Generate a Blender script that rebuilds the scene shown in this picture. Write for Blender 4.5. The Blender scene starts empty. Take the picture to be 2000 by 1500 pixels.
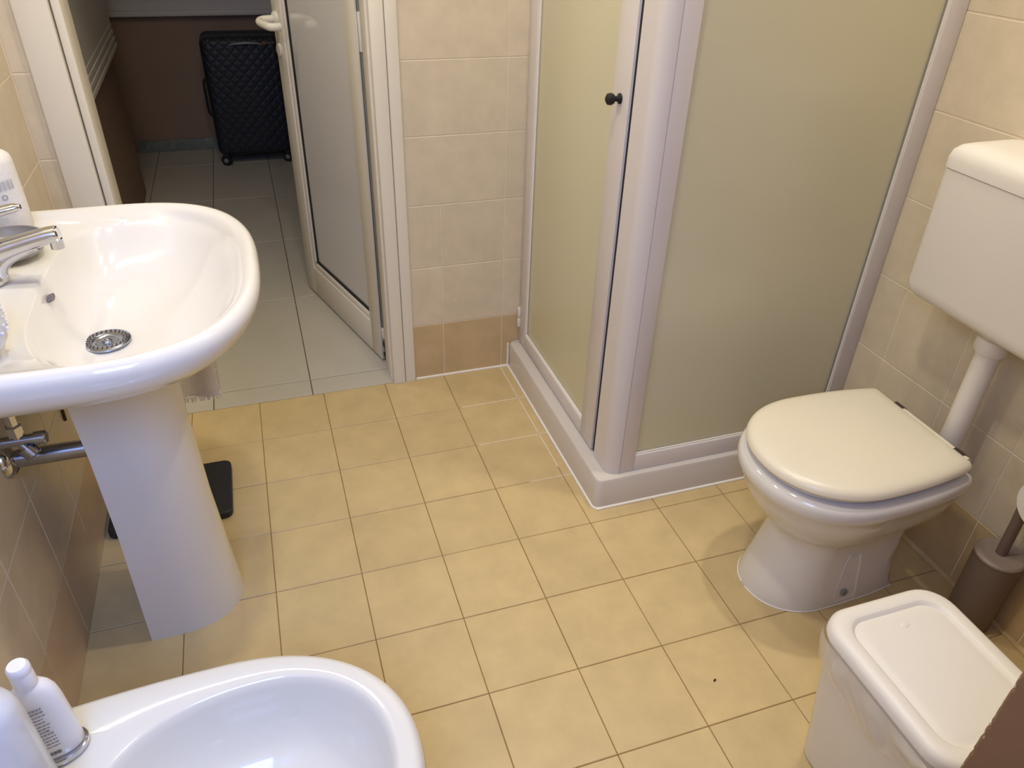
import bpy, bmesh, math, random
from mathutils import Vector, Matrix
random.seed(7)
D = bpy.data
SC = bpy.context.scene
COL = SC.collection

# ------------------------------------------------------------------ camera
cam_d = D.cameras.new('camera'); cam = D.objects.new('camera', cam_d); COL.objects.link(cam)
cam_d.sensor_width = 36.0; cam_d.lens = 26.456; cam_d.clip_start = 0.02
cam.rotation_mode = 'XYZ'
cam.rotation_euler = (math.radians(56.3110), math.radians(-1.5923), math.radians(-18.2098))
cam.location = (0.11435, -2.09664, 1.39732)
SC.camera = cam

# ------------------------------------------------------------------ world, lights, exposure
w = D.worlds.new('world'); SC.world = w; w.use_nodes = True
w.node_tree.nodes['Background'].inputs[0].default_value = (0.75, 0.85, 1.0, 1)
w.node_tree.nodes['Background'].inputs[1].default_value = 0.12
SC.view_settings.view_transform = 'Standard'; SC.view_settings.look = 'None'
SC.view_settings.gamma = 1.0; SC.view_settings.use_curve_mapping = False
SC.view_settings.exposure = -0.05

def lamp(name, loc, target, power, color, size, size_y=None, shape='DISK', spread=180):
    l = D.lights.new(name, 'AREA'); l.energy = power; l.color = color; l.shape = shape; l.size = size
    if size_y: l.size_y = size_y
    l.spread = math.radians(spread)
    o = D.objects.new(name, l); COL.objects.link(o); o.location = loc
    d = Vector(target) - Vector(loc)
    o.rotation_euler = d.to_track_quat('-Z', 'Y').to_euler()
    return o
WARM = (1.0, 0.955, 0.83)
lamp('assumed_ceiling_spot', (0.28, -1.15, 2.62), (0.28, -1.05, 0), 11.5, WARM, 0.12)  # unseen lamp, assumed from the basin's shadow on the floor
lamp('assumed_ceiling_spot', (1.22, -0.95, 2.62), (1.15, -1.0, 0), 12, WARM, 0.09)  # also out of view, assumed from where the toilet's shadow falls
lamp('assumed_ceiling_spot', (0.62, -0.62, 2.62), (0.62, -0.75, 0), 7.5, WARM, 0.16)  # out of view, assumed from the cistern and pipe shadows
lamp('assumed_mirror_light', (-0.30, -0.76, 1.92), (0.35, -0.60, 0.6), 4.8, WARM, 0.06, 0.45, 'RECTANGLE')  # unseen lamp over the basin, assumed from the tap's shadow
lamp('hall_fill', (-0.30, 0.42, 2.25), (0.1, 0.5, 0), 5.2, WARM, 0.3)  # added fill to brighten the hall and door panel, no known lamp there
lamp('assumed_daylight', (-0.08, -2.33, 1.62), (-0.12, -0.9, 0.25), 15, (0.25, 0.43, 1.0), 0.5, 0.9, 'RECTANGLE', 125)  # blue daylight assumed from the cool tint at near left, source unseen

# ------------------------------------------------------------------ materials
def srgb(r, g, b):
    f = lambda c: ((c/255)/12.92 if c/255 <= 0.04045 else (((c/255)+0.055)/1.055)**2.4)
    return (f(r), f(g), f(b), 1)

def mat(name, col, rough=0.5, metal=0.0, spec=0.5, coat=0.0, mottled=0.0, mscale=9.0, bump=0.0, bscale=60.0, rnd=0.0, sub=0.0):
    m = D.materials.new(name); m.use_nodes = True
    nt = m.node_tree; b = nt.nodes['Principled BSDF']
    b.inputs['Base Color'].default_value = col
    b.inputs['Roughness'].default_value = rough; b.inputs['Metallic'].default_value = metal
    b.inputs['Specular IOR Level'].default_value = spec; b.inputs['Coat Weight'].default_value = coat
    b.inputs['Coat Roughness'].default_value = 0.08
    if sub:
        b.inputs['Subsurface Weight'].default_value = sub; b.inputs['Subsurface Radius'].default_value = (0.01, 0.01, 0.01)
    tc = nt.nodes.new('ShaderNodeTexCoord')
    src = None
    if mottled or rnd:
        hsv = nt.nodes.new('ShaderNodeHueSaturation'); hsv.inputs['Color'].default_value = col
        val = nt.nodes.new('ShaderNodeMath'); val.operation = 'ADD'; val.inputs[0].default_value = 1 - mottled/2; val.inputs[1].default_value = 0
        last = val
        if mottled:
            geo = nt.nodes.new('ShaderNodeNewGeometry')
            n1 = nt.nodes.new('ShaderNodeTexNoise'); n1.inputs['Scale'].default_value = mscale; n1.inputs['Detail'].default_value = 6; n1.inputs['Roughness'].default_value = 0.62
            nt.links.new(geo.outputs['Position'], n1.inputs['Vector'])
            mm = nt.nodes.new('ShaderNodeMath'); mm.operation = 'MULTIPLY_ADD'; mm.inputs[1].default_value = mottled*2; mm.inputs[2].default_value = 1 - mottled
            nt.links.new(n1.outputs['Fac'], mm.inputs[0]); last = mm
        if rnd:
            oi = nt.nodes.new('ShaderNodeObjectInfo')
            r1 = nt.nodes.new('ShaderNodeMath'); r1.operation = 'MULTIPLY_ADD'; r1.inputs[1].default_value = rnd; r1.inputs[2].default_value = -rnd/2
            nt.links.new(oi.outputs['Random'], r1.inputs[0])
            ad = nt.nodes.new('ShaderNodeMath'); ad.operation = 'ADD'
            nt.links.new(last.outputs[0], ad.inputs[0]); nt.links.new(r1.outputs[0], ad.inputs[1]); last = ad
        nt.links.new(last.outputs[0], hsv.inputs['Value'])
        nt.links.new(hsv.outputs['Color'], b.inputs['Base Color'])
    if bump:
        n2 = nt.nodes.new('ShaderNodeTexNoise'); n2.inputs['Scale'].default_value = bscale; n2.inputs['Detail'].default_value = 4
        nt.links.new(tc.outputs['Object'], n2.inputs['Vector'])
        bp = nt.nodes.new('ShaderNodeBump'); bp.inputs['Strength'].default_value = bump; bp.inputs['Distance'].default_value = 0.002
        nt.links.new(n2.outputs['Fac'], bp.inputs['Height']); nt.links.new(bp.outputs['Normal'], b.inputs['Normal'])
    return m

M = {}
M['floor_tile'] = mat('floor_tile', srgb(203, 178, 127), 0.42, mottled=0.21, mscale=12, bump=0.06, bscale=40, rnd=0.05)
M['base_tile'] = mat('base_tile', srgb(198, 172, 128), 0.42, mottled=0.21, mscale=12, bump=0.06, bscale=40, rnd=0.05)
M['wall_tile'] = mat('wall_tile', srgb(214, 199, 171), 0.38, mottled=0.17, mscale=14, bump=0.08, bscale=40, rnd=0.04)
M['base_left'] = mat('base_tile_left', srgb(204, 182, 152), 0.40, mottled=0.12, mscale=12, bump=0.07, bscale=40, rnd=0.04)
M['wall_grout'] = mat('wall_grout', srgb(228, 211, 186), 0.8, bump=0.2, bscale=200)
M['floor_grout'] = mat('floor_grout', srgb(134, 102, 58), 0.9, mottled=0.5, mscale=5, bump=0.2, bscale=200)
M['hall_tile'] = mat('hall_tile', srgb(192, 184, 166), 0.34, mottled=0.10, mscale=5, rnd=0.03)
M['hall_grout'] = mat('hall_grout', srgb(92, 80, 62), 0.9)
M['hall_brown'] = mat('hall_brown', srgb(150, 122, 100), 0.7, mottled=0.15, mscale=6)
M['hall_white'] = mat('hall_white', srgb(214, 206, 194), 0.55)
M['marble'] = mat('marble', srgb(128, 132, 124), 0.25, mottled=0.6, mscale=22)
M['plaster'] = mat('plaster', srgb(238, 232, 220), 0.8, bump=0.1)
M['ceramic'] = mat('ceramic', srgb(222, 217, 208), 0.10, spec=0.5, coat=0.3)
M['bidet_ceramic'] = mat('bidet_ceramic', srgb(222, 219, 211), 0.10, spec=0.5, coat=0.3)
M['tray'] = mat('tray_acrylic', srgb(208, 199, 188), 0.25)
M['pvc'] = mat('door_pvc', srgb(226, 217, 198), 0.38, mottled=0.03, mscale=4)
M['lacquer'] = mat('shower_aluminium', srgb(218, 210, 204), 0.30, mottled=0.02, mscale=3)
M['gasket'] = mat('black_gasket', srgb(24, 19, 15), 0.6)
M['channel'] = mat('grey_channel', srgb(150, 150, 142), 0.45, metal=0.3)
M['chrome'] = mat('chrome', srgb(205, 206, 212), 0.10, metal=1.0)
M['steel'] = mat('brushed_steel', srgb(165, 170, 182), 0.24, metal=1.0, mottled=0.08, mscale=30)
M['plastic'] = mat('white_plastic', srgb(228, 222, 212), 0.42, bump=0.03, bscale=150)
M['cistern'] = mat('cistern_plastic', srgb(226, 219, 208), 0.38)
M['lid'] = mat('toilet_lid', srgb(224, 214, 192), 0.32)
M['bottle'] = mat('bottle_plastic', srgb(234, 234, 240), 0.30, sub=0.1)
M['print'] = mat('grey_print', srgb(158, 154, 158), 0.6)
M['barcode'] = mat('dark_print', srgb(52, 50, 58), 0.6)
M['faint'] = mat('faint_print', srgb(178, 174, 172), 0.6)
M['paper'] = mat('paper', srgb(220, 214, 205), 0.85, bump=0.6, bscale=95)
M['towel'] = mat('towel', srgb(232, 224, 220), 0.95, bump=0.9, bscale=260)
M['grey'] = mat('grey_plastic', srgb(140, 136, 132), 0.35)
M['taupe'] = mat('taupe_plastic', srgb(150, 134, 122), 0.5)
M['taupe_d'] = mat('taupe_dark', srgb(112, 96, 86), 0.5)
M['black'] = mat('black_glass', srgb(30, 29, 31), 0.5)
M['navy'] = mat('suitcase_shell', srgb(30, 34, 42), 0.5)
M['rubber'] = mat('rubber', srgb(26, 26, 28), 0.6)
M['brown'] = mat('brown_board', srgb(122, 92, 70), 0.5, mottled=0.25, mscale=7)
M['chip'] = mat('chip_pale', srgb(200, 172, 140), 0.9)
M['navy_cloth'] = mat('navy_cloth', srgb(22, 28, 46), 0.9, bump=0.4, bscale=200)
M['silicone'] = mat('silicone', srgb(240, 232, 218), 0.5)
M['silicone_old'] = mat('silicone_old', srgb(206, 176, 128), 0.6, mottled=0.5, mscale=14)
M['hinge'] = mat('hinge_dark', srgb(60, 46, 38), 0.4)
M['hole'] = mat('dark_hole', srgb(120, 112, 112), 0.7)
M['peg'] = mat('peg_brown', srgb(66, 40, 34), 0.7)

def glassy(name, col, trans, rough, coat):
    """frosted pane: diffuse body that also passes scattered light, under a glossy face"""
    m = D.materials.new(name); m.use_nodes = True; nt = m.node_tree
    b = nt.nodes['Principled BSDF']; out = nt.nodes['Material Output']
    b.inputs['Base Color'].default_value = col; b.inputs['Roughness'].default_value = rough
    b.inputs['Coat Weight'].default_value = coat; b.inputs['Coat Roughness'].default_value = 0.06
    t = nt.nodes.new('ShaderNodeBsdfTranslucent'); t.inputs['Color'].default_value = col
    mx = nt.nodes.new('ShaderNodeMixShader'); mx.inputs[0].default_value = trans
    nt.links.new(b.outputs[0], mx.inputs[1]); nt.links.new(t.outputs[0], mx.inputs[2]); nt.links.new(mx.outputs[0], out.inputs['Surface'])
    return m
M['frost'] = glassy('frosted_glass', srgb(232, 226, 194), 0.25, 0.35, 0.5)
M['door_pane'] = glassy('door_pane', srgb(238, 234, 226), 0.22, 0.04, 0.35)

def thin_plastic(name, col, alpha, rough):
    m = D.materials.new(name); m.use_nodes = True; nt = m.node_tree
    b = nt.nodes['Principled BSDF']; out = nt.nodes['Material Output']
    b.inputs['Base Color'].default_value = col; b.inputs['Roughness'].default_value = rough; b.inputs['Specular IOR Level'].default_value = 0.7
    t = nt.nodes.new('ShaderNodeBsdfTransparent'); t.inputs['Color'].default_value = (0.96, 0.95, 0.93, 1)
    mx = nt.nodes.new('ShaderNodeMixShader'); mx.inputs[0].default_value = alpha
    nt.links.new(t.outputs[0], mx.inputs[1]); nt.links.new(b.outputs[0], mx.inputs[2]); nt.links.new(mx.outputs[0], out.inputs['Surface'])
    return m
M['film'] = thin_plastic('liner_film', srgb(240, 234, 226), 0.48, 0.12)
M['clear'] = thin_plastic('clear_bottle', srgb(226, 228, 236), 0.75, 0.22)

# suitcase quilting
def quilt(m):
    nt = m.node_tree; b = nt.nodes['Principled BSDF']
    tc = nt.nodes.new('ShaderNodeTexCoord'); mp = nt.nodes.new('ShaderNodeMapping')
    mp.inputs['Rotation'].default_value = (0, math.radians(45), 0); mp.inputs['Scale'].default_value = (26, 1, 26)
    nt.links.new(tc.outputs['Object'], mp.inputs['Vector'])
    sx = nt.nodes.new('ShaderNodeSeparateXYZ'); nt.links.new(mp.outputs[0], sx.inputs[0])
    outs = []
    for ax in ('X', 'Z'):
        f = nt.nodes.new('ShaderNodeMath'); f.operation = 'PINGPONG'; f.inputs[1].default_value = 0.5
        nt.links.new(sx.outputs[ax], f.inputs[0])
        g = nt.nodes.new('ShaderNodeMath'); g.operation = 'POWER'; g.inputs[1].default_value = 0.4
        nt.links.new(f.outputs[0], g.inputs[0]); outs.append(g)
    mn = nt.nodes.new('ShaderNodeMath'); mn.operation = 'MINIMUM'
    nt.links.new(outs[0].outputs[0], mn.inputs[0]); nt.links.new(outs[1].outputs[0], mn.inputs[1])
    bp = nt.nodes.new('ShaderNodeBump'); bp.inputs['Strength'].default_value = 0.6; bp.inputs['Distance'].default_value = 0.008
    nt.links.new(mn.outputs[0], bp.inputs['Height']); nt.links.new(bp.outputs['Normal'], b.inputs['Normal'])
quilt(M['navy'])

# ------------------------------------------------------------------ helpers
def link(name, mesh, m=None, parent=None, loc=None):
    o = D.objects.new(name, mesh); COL.objects.link(o)
    if m is not None and not mesh.materials: mesh.materials.append(m)
    if parent: o.parent = parent
    if loc: o.location = loc
    return o

def tag(o, label, cat, group=None, kind=None):
    o['label'] = label; o['category'] = cat
    if group: o['group'] = group
    if kind: o['kind'] = kind
    return o

def thing(name, label, cat, loc=(0, 0, 0), kind=None):
    o = D.objects.new(name, None); COL.objects.link(o); o.location = loc; o.empty_display_size = 0.05
    bpy.context.view_layer.update()
    return tag(o, label, cat, None, kind)

def fin(name, bm, m, parent=None, smooth=True, sharp=40, loc=None):
    """bm is in world space; child meshes are shifted into the parent's space"""
    bmesh.ops.recalc_face_normals(bm, faces=bm.faces)
    off = Vector((0, 0, 0)); p = parent
    while p: off += p.location; p = p.parent
    if off.length: bmesh.ops.translate(bm, verts=bm.verts, vec=-off)
    me = D.meshes.new(name); bm.to_mesh(me); bm.free()
    if smooth:
        me.polygons.foreach_set('use_smooth', [True]*len(me.polygons))
        try: me.set_sharp_from_angle(angle=math.radians(sharp))
        except Exception: pass
    return link(name, me, m, parent, loc)

def box(bm, x0, x1, y0, y1, z0, z1, bev=0.0, seg=2, only=None, rot=None, about=None):
    r = bmesh.ops.create_cube(bm, size=1.0); vs = r['verts']
    for v in vs:
        v.co = Vector(((x0+x1)/2 + v.co.x*(x1-x0), (y0+y1)/2 + v.co.y*(y1-y0), (z0+z1)/2 + v.co.z*(z1-z0)))
    es = {e for v in vs for e in v.link_edges}
    if only == 'z': es = {e for e in es if abs((e.verts[0].co-e.verts[1].co).normalized().z) > 0.9}
    if only == 'y': es = {e for e in es if abs((e.verts[0].co-e.verts[1].co).normalized().y) > 0.9}
    if only == 'x': es = {e for e in es if abs((e.verts[0].co-e.verts[1].co).normalized().x) > 0.9}
    if bev:
        rr = bmesh.ops.bevel(bm, geom=list(es), offset=bev, segments=seg, profile=0.5, affect='EDGES')
        vs = list({v for f in rr['faces'] for v in f.verts} | {v for v in vs if v.is_valid})
    if rot:
        bmesh.ops.rotate(bm, verts=vs, cent=about or Vector((0, 0, 0)), matrix=rot)
    return vs

def ring_faces(bm, rings, closed=True, cap0=True, cap1=True):
    n = len(rings[0])
    for a, b in zip(rings[:-1], rings[1:]):
        for i in range(n if closed else n-1):
            j = (i+1) % n
            try: bm.faces.new((a[i], a[j], b[j], b[i]))
            except ValueError: pass
    if cap0: bm.faces.new(list(reversed(rings[0])))
    if cap1: bm.faces.new(rings[-1])

def loft(bm, outlines, cap0=True, cap1=True, closed=True):
    rings = [[bm.verts.new(p) for p in o] for o in outlines]
    ring_faces(bm, rings, closed, cap0, cap1)
    return rings

def tube(bm, pts, rad, seg=14, cap=True, sx=1.0):
    pts = [Vector(p) for p in pts]; n = len(pts)
    if not hasattr(rad, '__len__'): rad = [rad]*n
    tang = []
    for i in range(n):
        t = (pts[min(i+1, n-1)] - pts[max(i-1, 0)]).normalized(); tang.append(t)
    up = Vector((0, 0, 1)) if abs(tang[0].z) < 0.9 else Vector((0, 1, 0))
    nrm = (up - tang[0]*up.dot(tang[0])).normalized()
    outl = []
    for i in range(n):
        if i: nrm = (nrm - tang[i]*nrm.dot(tang[i])).normalized()
        b = tang[i].cross(nrm)
        outl.append([pts[i] + (nrm*math.cos(2*math.pi*k/seg) + b*math.sin(2*math.pi*k/seg)*sx)*rad[i] for k in range(seg)])
    return loft(bm, outl, cap, cap)

def lathe(bm, prof, c, axis=(0, 0, 1), seg=32, cap0=True, cap1=True):
    """prof: (radius, height along axis)"""
    a = Vector(axis).normalized(); u = a.orthogonal().normalized(); v = a.cross(u); c = Vector(c)
    outl = [[c + a*h + (u*math.cos(2*math.pi*k/seg) + v*math.sin(2*math.pi*k/seg))*r for k in range(seg)] for r, h in prof]
    return loft(bm, outl, cap0, cap1)

def smooth_path(pts, n=8):
    pts = [Vector(p) for p in pts]; out = []
    P = [pts[0]] + pts + [pts[-1]]
    for i in range(1, len(P)-2):
        for k in range(n):
            t = k/n; a, b, c, d = P[i-1], P[i], P[i+1], P[i+2]
            out.append(0.5*((2*b) + (-a+c)*t + (2*a-5*b+4*c-d)*t*t + (-a+3*b-3*c+d)*t**3))
    out.append(pts[-1]); return out

def egg(z, xf, xb, w, yc, xm, nf=2.2, nb=2.2, clip=None, N=72, ny=None):
    """outline seen from above; front end at xf, back end at xb, half width w at xm"""
    o = []
    for k in range(N):
        t = 2*math.pi*k/N; c, s = math.cos(t), math.sin(t)
        n = nf if c >= 0 else nb
        ex = abs(c)**(2/n)
        x = xm + (xf-xm)*ex if c >= 0 else xm + (xb-xm)*ex
        y = yc + w*math.copysign(abs(s)**(2/n), s)*(1 if xf > xb else -1)
        if clip is not None: x = min(x, clip) if xb > xf else max(x, clip)
        o.append(Vector((x, y, z)))
    return o

def rrect(z, x0, x1, y0, y1, r, seg=6):
    o = []
    for cx, cy, a0 in ((x1-r, y1-r, 0), (x0+r, y1-r, 90), (x0+r, y0+r, 180), (x1-r, y0+r, 270)):
        for k in range(seg+1):
            a = math.radians(a0 + 90*k/seg); o.append(Vector((cx+r*math.cos(a), cy+r*math.sin(a), z)))
    return o

# ------------------------------------------------------------------ tiles
_tiles = {}
def tile_mesh(sx, sy, m, t=0.006, bev=0.0012):
    """tile lying in XY, centred, top at z=0"""
    k = (round(sx, 3), round(sy, 3), m.name)
    if k in _tiles: return _tiles[k]
    bm = bmesh.new(); hx, hy = sx/2, sy/2
    a = [bm.verts.new((x, y, -t)) for x, y in ((-hx, -hy), (hx, -hy), (hx, hy), (-hx, hy))]
    b = [bm.verts.new((x, y, -bev)) for x, y in ((-hx, -hy), (hx, -hy), (hx, hy), (-hx, hy))]
    c = [bm.verts.new((x, y, 0)) for x, y in ((-hx+bev, -hy+bev), (hx-bev, -hy+bev), (hx-bev, hy-bev), (-hx+bev, hy-bev))]
    ring_faces(bm, [a, b, c], True, True, True)
    bmesh.ops.recalc_face_normals(bm, faces=bm.faces)
    me = D.meshes.new('tile'); bm.to_mesh(me); bm.free(); me.materials.append(m)
    _tiles[k] = me; return me

def cuts(a, b, origin, step):
    """grid lines between a and b"""
    k0 = math.ceil((a-origin)/step + 1e-6); out = [a]; k = k0
    while origin + k*step < b - 1e-6:
        out.append(origin + k*step); k += 1
    out.append(b); return out

def tile_field(parent, us, vs, place, m_of, joint=0.0026, skip=None):
    for u0, u1 in zip(us[:-1], us[1:]):
        for v0, v1 in zip(vs[:-1], vs[1:]):
            if u1-u0 < 0.008 or v1-v0 < 0.008: continue
            if skip and skip((u0+u1)/2, (v0+v1)/2): continue
            me = tile_mesh(u1-u0-joint, v1-v0-joint, m_of((u0+u1)/2, (v0+v1)/2))
            o = D.objects.new('tile', me); COL.objects.link(o); o.parent = parent
            o.matrix_local = place((u0+u1)/2, (v0+v1)/2)

XL, XR, YB, YN, ZC = -0.395, 1.568, 0.0, -2.36, 2.68
R3 = lambda cols: Matrix(((cols[0][0], cols[1][0], cols[2][0], cols[3][0]), (cols[0][1], cols[1][1], cols[2][1], cols[3][1]), (cols[0][2], cols[1][2], cols[2][2], cols[3][2]), (0, 0, 0, 1)))
JF = 0.0017
TH = 0.0055   # how far the grout bed lies behind the tile faces

# floor
bm = bmesh.new(); box(bm, XL-0.1, XR+0.1, YN-0.1, 0.0, -0.12, -0.0016)
floor = fin('floor', bm, M['floor_grout'], smooth=False); tag(floor, 'bathroom floor of square honey-beige tiles with thin dark joints', 'floor', kind='structure')
tile_field(floor, cuts(XL-0.003, XR+0.003, 0, 0.2), cuts(YN, 0.002, 0, 0.2), lambda u, v: Matrix.Translation((u, v, random.uniform(-0.0003, 0.0003))), lambda u, v: M['floor_tile'], JF)

bm = bmesh.new()
for x0, x1, y0, y1 in ((0.7985, 0.8018, -0.56, -0.004), (0.61, 0.826, -0.2018, -0.1985), (0.61, 0.826, -0.4016, -0.3988), (0.70, 0.826, -0.6012, -0.5990)):
    box(bm, x0, x1, y0, y1, -0.003, 0.0001)
fin('pale_joint', bm, M['wall_grout'], floor, smooth=False)

# left wall
bm = bmesh.new(); box(bm, XL-0.12, XL-0.0012, YN-0.1, 0.10, -0.02, ZC)
wl = fin('wall_left', bm, M['wall_grout'], smooth=False); tag(wl, 'tiled wall behind the washbasin', 'wall', kind='structure')
tile_field(wl, cuts(YN, 0.0, -0.005, 0.2), [0, 0.2, 0.4, 0.6, 0.8], lambda u, v: R3(((0, 1, 0), (0, 0, 1), (1, 0, 0), (XL, u, v))),
           lambda u, v: M['base_left'] if v < 0.2 else M['wall_tile'])
tile_field(wl, cuts(YN, 0.0, -0.005, 0.4), cuts(0.8, 2.2, 0, 0.2), lambda u, v: R3(((0, 1, 0), (0, 0, 1), (1, 0, 0), (XL, u, v))), lambda u, v: M['wall_tile'])
# right wall
bm = bmesh.new(); box(bm, XR+0.0012, XR+0.12, YN-0.1, 0.10, -0.02, ZC)
wr = fin('wall_right', bm, M['wall_grout'], smooth=False); tag(wr, 'tiled wall behind the toilet cistern', 'wall', kind='structure')
tile_field(wr, cuts(YN, 0.0, -0.035, 0.2), [0, 0.2, 0.4, 0.6], lambda u, v: R3(((0, -1, 0), (0, 0, 1), (-1, 0, 0), (XR, u, v))),
           lambda u, v: M['base_tile'] if v < 0.2 else M['wall_tile'])
tile_field(wr, cuts(YN, 0.0, -0.235, 0.4), cuts(0.6, 2.2, 0, 0.2), lambda u, v: R3(((0, -1, 0), (0, 0, 1), (-1, 0, 0), (XR, u, v))), lambda u, v: M['wall_tile'])
# back wall with the doorway (opening x -0.272 .. 0.455)
DX0, DX1, DZ = -0.285, 0.455, 2.08
bm = bmesh.new()
box(bm, XL-0.12, DX0, 0.0012, 0.10, -0.02, ZC); box(bm, DX1, XR+0.12, 0.0012, 0.10, -0.02, ZC); box(bm, DX0, DX1, 0.0012, 0.10, DZ, ZC)
wb = fin('wall_back', bm, M['wall_grout'], smooth=False); tag(wb, 'tiled wall with the doorway', 'wall', kind='structure')
pb = lambda u, v: R3(((1, 0, 0), (0, 0, 1), (0, -1, 0), (u, 0, v)))
mb = lambda u, v: M['base_tile'] if v < 0.2 else M['wall_tile']
tile_field(wb, cuts(XL, -0.345, 0.004, 0.2), cuts(0, 2.2, 0, 0.2), pb, mb)
tile_field(wb, cuts(0.495, XR, 0.004, 0.2), [0, 0.2, 0.4, 0.6], pb, mb, 0.0022)
tile_field(wb, cuts(0.495, XR, 0.004, 0.4), cuts(0.6, 2.2, 0, 0.2), pb, mb, 0.0018)
# near wall with an assumed window (behind the camera, out of view)
bm = bmesh.new()
WX0, WX1, WZ0, WZ1 = -0.36, 0.20, 1.14, 2.10
box(bm, XL-0.12, WX0, YN-0.12, YN, -0.02, ZC); box(bm, WX1, XR+0.12, YN-0.12, YN, -0.02, ZC)
box(bm, WX0, WX1, YN-0.12, YN, -0.02, WZ0); box(bm, WX0, WX1, YN-0.12, YN, WZ1, ZC)
wn = fin('wall_front', bm, M['wall_tile'], smooth=False); tag(wn, 'wall with the assumed window behind the viewpoint', 'wall', kind='structure')
bm = bmesh.new()
for a in ((WX0, WX0+0.05, WZ0, WZ1), (WX1-0.05, WX1, WZ0, WZ1), (WX0+0.05, WX1-0.05, WZ0, WZ0+0.05), (WX0+0.05, WX1-0.05, WZ1-0.05, WZ1)):
    box(bm, a[0], a[1], YN-0.09, YN-0.03, a[2], a[3], 0.004)
win = fin('window_assumed_1', bm, M['pvc']); tag(win, 'assumed white framed window in the unseen wall behind the viewpoint', 'window', kind='structure')  # no window is seen, assumed as the source of the bluish daylight
bm = bmesh.new(); box(bm, WX0+0.05, WX1-0.05, YN-0.075, YN-0.069, WZ0+0.05, WZ1-0.05)
fin('assumed_window_pane', bm, M['clear'], win, smooth=False)
# ceiling
bm = bmesh.new(); box(bm, XL-0.12, XR+0.12, YN-0.12, 0.10, ZC, ZC+0.1)
ce = fin('ceiling', bm, M['plaster'], smooth=False); tag(ce, 'plain white bathroom ceiling', 'ceiling', kind='structure')

# silicone joints
def bead(name, pts, r, m, label):
    bm = bmesh.new(); tube(bm, pts, r, 8)
    return tag(fin(name, bm, m), label, 'joint', kind='structure')
bead('trim_1', [(0.506, -0.002, 0.002), (0.829, -0.002, 0.002)], 0.0045, M['silicone'], 'white silicone joint under the wall between door and shower')
rp = [(XR-0.001, -0.76-0.05*k, 0.003) for k in range(32)]
bead('trim_2', rp, [0.005+0.004*abs(math.sin(k*1.7)) for k in range(32)], M['silicone_old'], 'patchy yellowed joint at the foot of the wall behind the toilet')

# ------------------------------------------------------------------ hall beyond the door
bm = bmesh.new(); box(bm, -0.9, 1.5, 0.0, 3.0, -0.12, -0.0012)
hf = fin('floor_hall', bm, M['hall_grout'], smooth=False); tag(hf, 'grey-beige tiled hall floor beyond the doorway', 'floor', kind='structure')
hx = [-0.745+0.304*k for k in range(8)]
tile_field(hf, hx, [0.0, 0.092, 0.705, 1.305, 1.91, 2.52, 2.84], lambda u, v: Matrix.Translation((u, v, 0.0)), lambda u, v: M['hall_tile'], 0.003)
HL = [(-0.62, 3.0), (-0.545, 2.83), (-0.447, 2.12), (-0.422, 0.95), (-0.42, 0.08)]
def ribbon(bm, path, z0, z1, thick):
    """wall of given thickness standing behind (to -x of) the path"""
    a = [Vector((x, y, 0)) for x, y in path]
    for p, q in zip(a[:-1], a[1:]):
        d = (q-p).normalized(); n = Vector((d.y, -d.x, 0))*(-1)
        if n.x > 0: n = -n
        vs = [bm.verts.new(v) for v in (p+Vector((0,0,z0)), q+Vector((0,0,z0)), q+n*thick+Vector((0,0,z0)), p+n*thick+Vector((0,0,z0)),
                                        p+Vector((0,0,z1)), q+Vector((0,0,z1)), q+n*thick+Vector((0,0,z1)), p+n*thick+Vector((0,0,z1)))]
        for f in ((0,1,2,3),(4,5,6,7),(0,1,5,4),(1,2,6,5),(2,3,7,6),(3,0,4,7)): bm.faces.new([vs[i] for i in f])
bm = bmesh.new(); ribbon(bm, [(x-0.02, y) for x, y in HL], -0.02, ZC, 0.12)
o = fin('wall_hall_left', bm, M['hall_brown'], smooth=False); tag(o, 'brown lower hall wall left of the suitcase', 'wall', kind='structure')
bm = bmesh.new(); box(bm, -0.8, 1.5, 2.842, 2.96, -0.02, ZC)
o = fin('wall_hall_back', bm, M['hall_brown'], smooth=False); tag(o, 'brown hall wall behind the suitcase', 'wall', kind='structure')
bm = bmesh.new(); box(bm, 1.4, 1.5, 0.1, 2.96, -0.02, ZC)
o = fin('wall_hall_right', bm, M['hall_brown'], smooth=False); tag(o, 'hall wall hidden behind the open door', 'wall', kind='structure')
bm = bmesh.new(); box(bm, -0.9, 1.5, 0.1, 3.0, ZC, ZC+0.1)
o = fin('ceiling_hall', bm, M['plaster'], smooth=False); tag(o, 'hall ceiling', 'ceiling', kind='structure')
bm = bmesh.new(); box(bm, -0.545, 1.4, 2.826, 2.842, 0.0, 0.066, 0.003)
o = fin('baseboard_hall', bm, M['marble']); tag(o, 'grey marble skirting at the foot of the hall back wall', 'baseboard', kind='structure')
bm = bmesh.new(); box(bm, -0.55, 1.4, 2.80, 2.842, 0.735, ZC)
for k, z in enumerate((0.735,)): box(bm, -0.55, 1.4, 2.785, 2.80, z, z+0.03, 0.008)
o = fin('trim_3', bm, M['hall_white']); tag(o, 'pale moulded upper panel on the hall back wall', 'wall panel', kind='structure')
bm = bmesh.new()
ribbon(bm, [(x+0.004, y) for x, y in HL[2:]], 0.715, ZC, 0.03)
ribbon(bm, [HL[1], (HL[2][0]+0.004, HL[2][1])], 0.735, ZC, 0.03)
for k in range(4):
    z = 0.705 + 0.028*k
    ribbon(bm, [(x+0.012-0.002*k, y) for x, y in HL[2:]], z, z+0.016, 0.03)
o = fin('trim_4', bm, M['hall_white'], smooth=False); tag(o, 'white ridged panel on the hall wall seen left through the doorway', 'wall panel', kind='structure')

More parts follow.
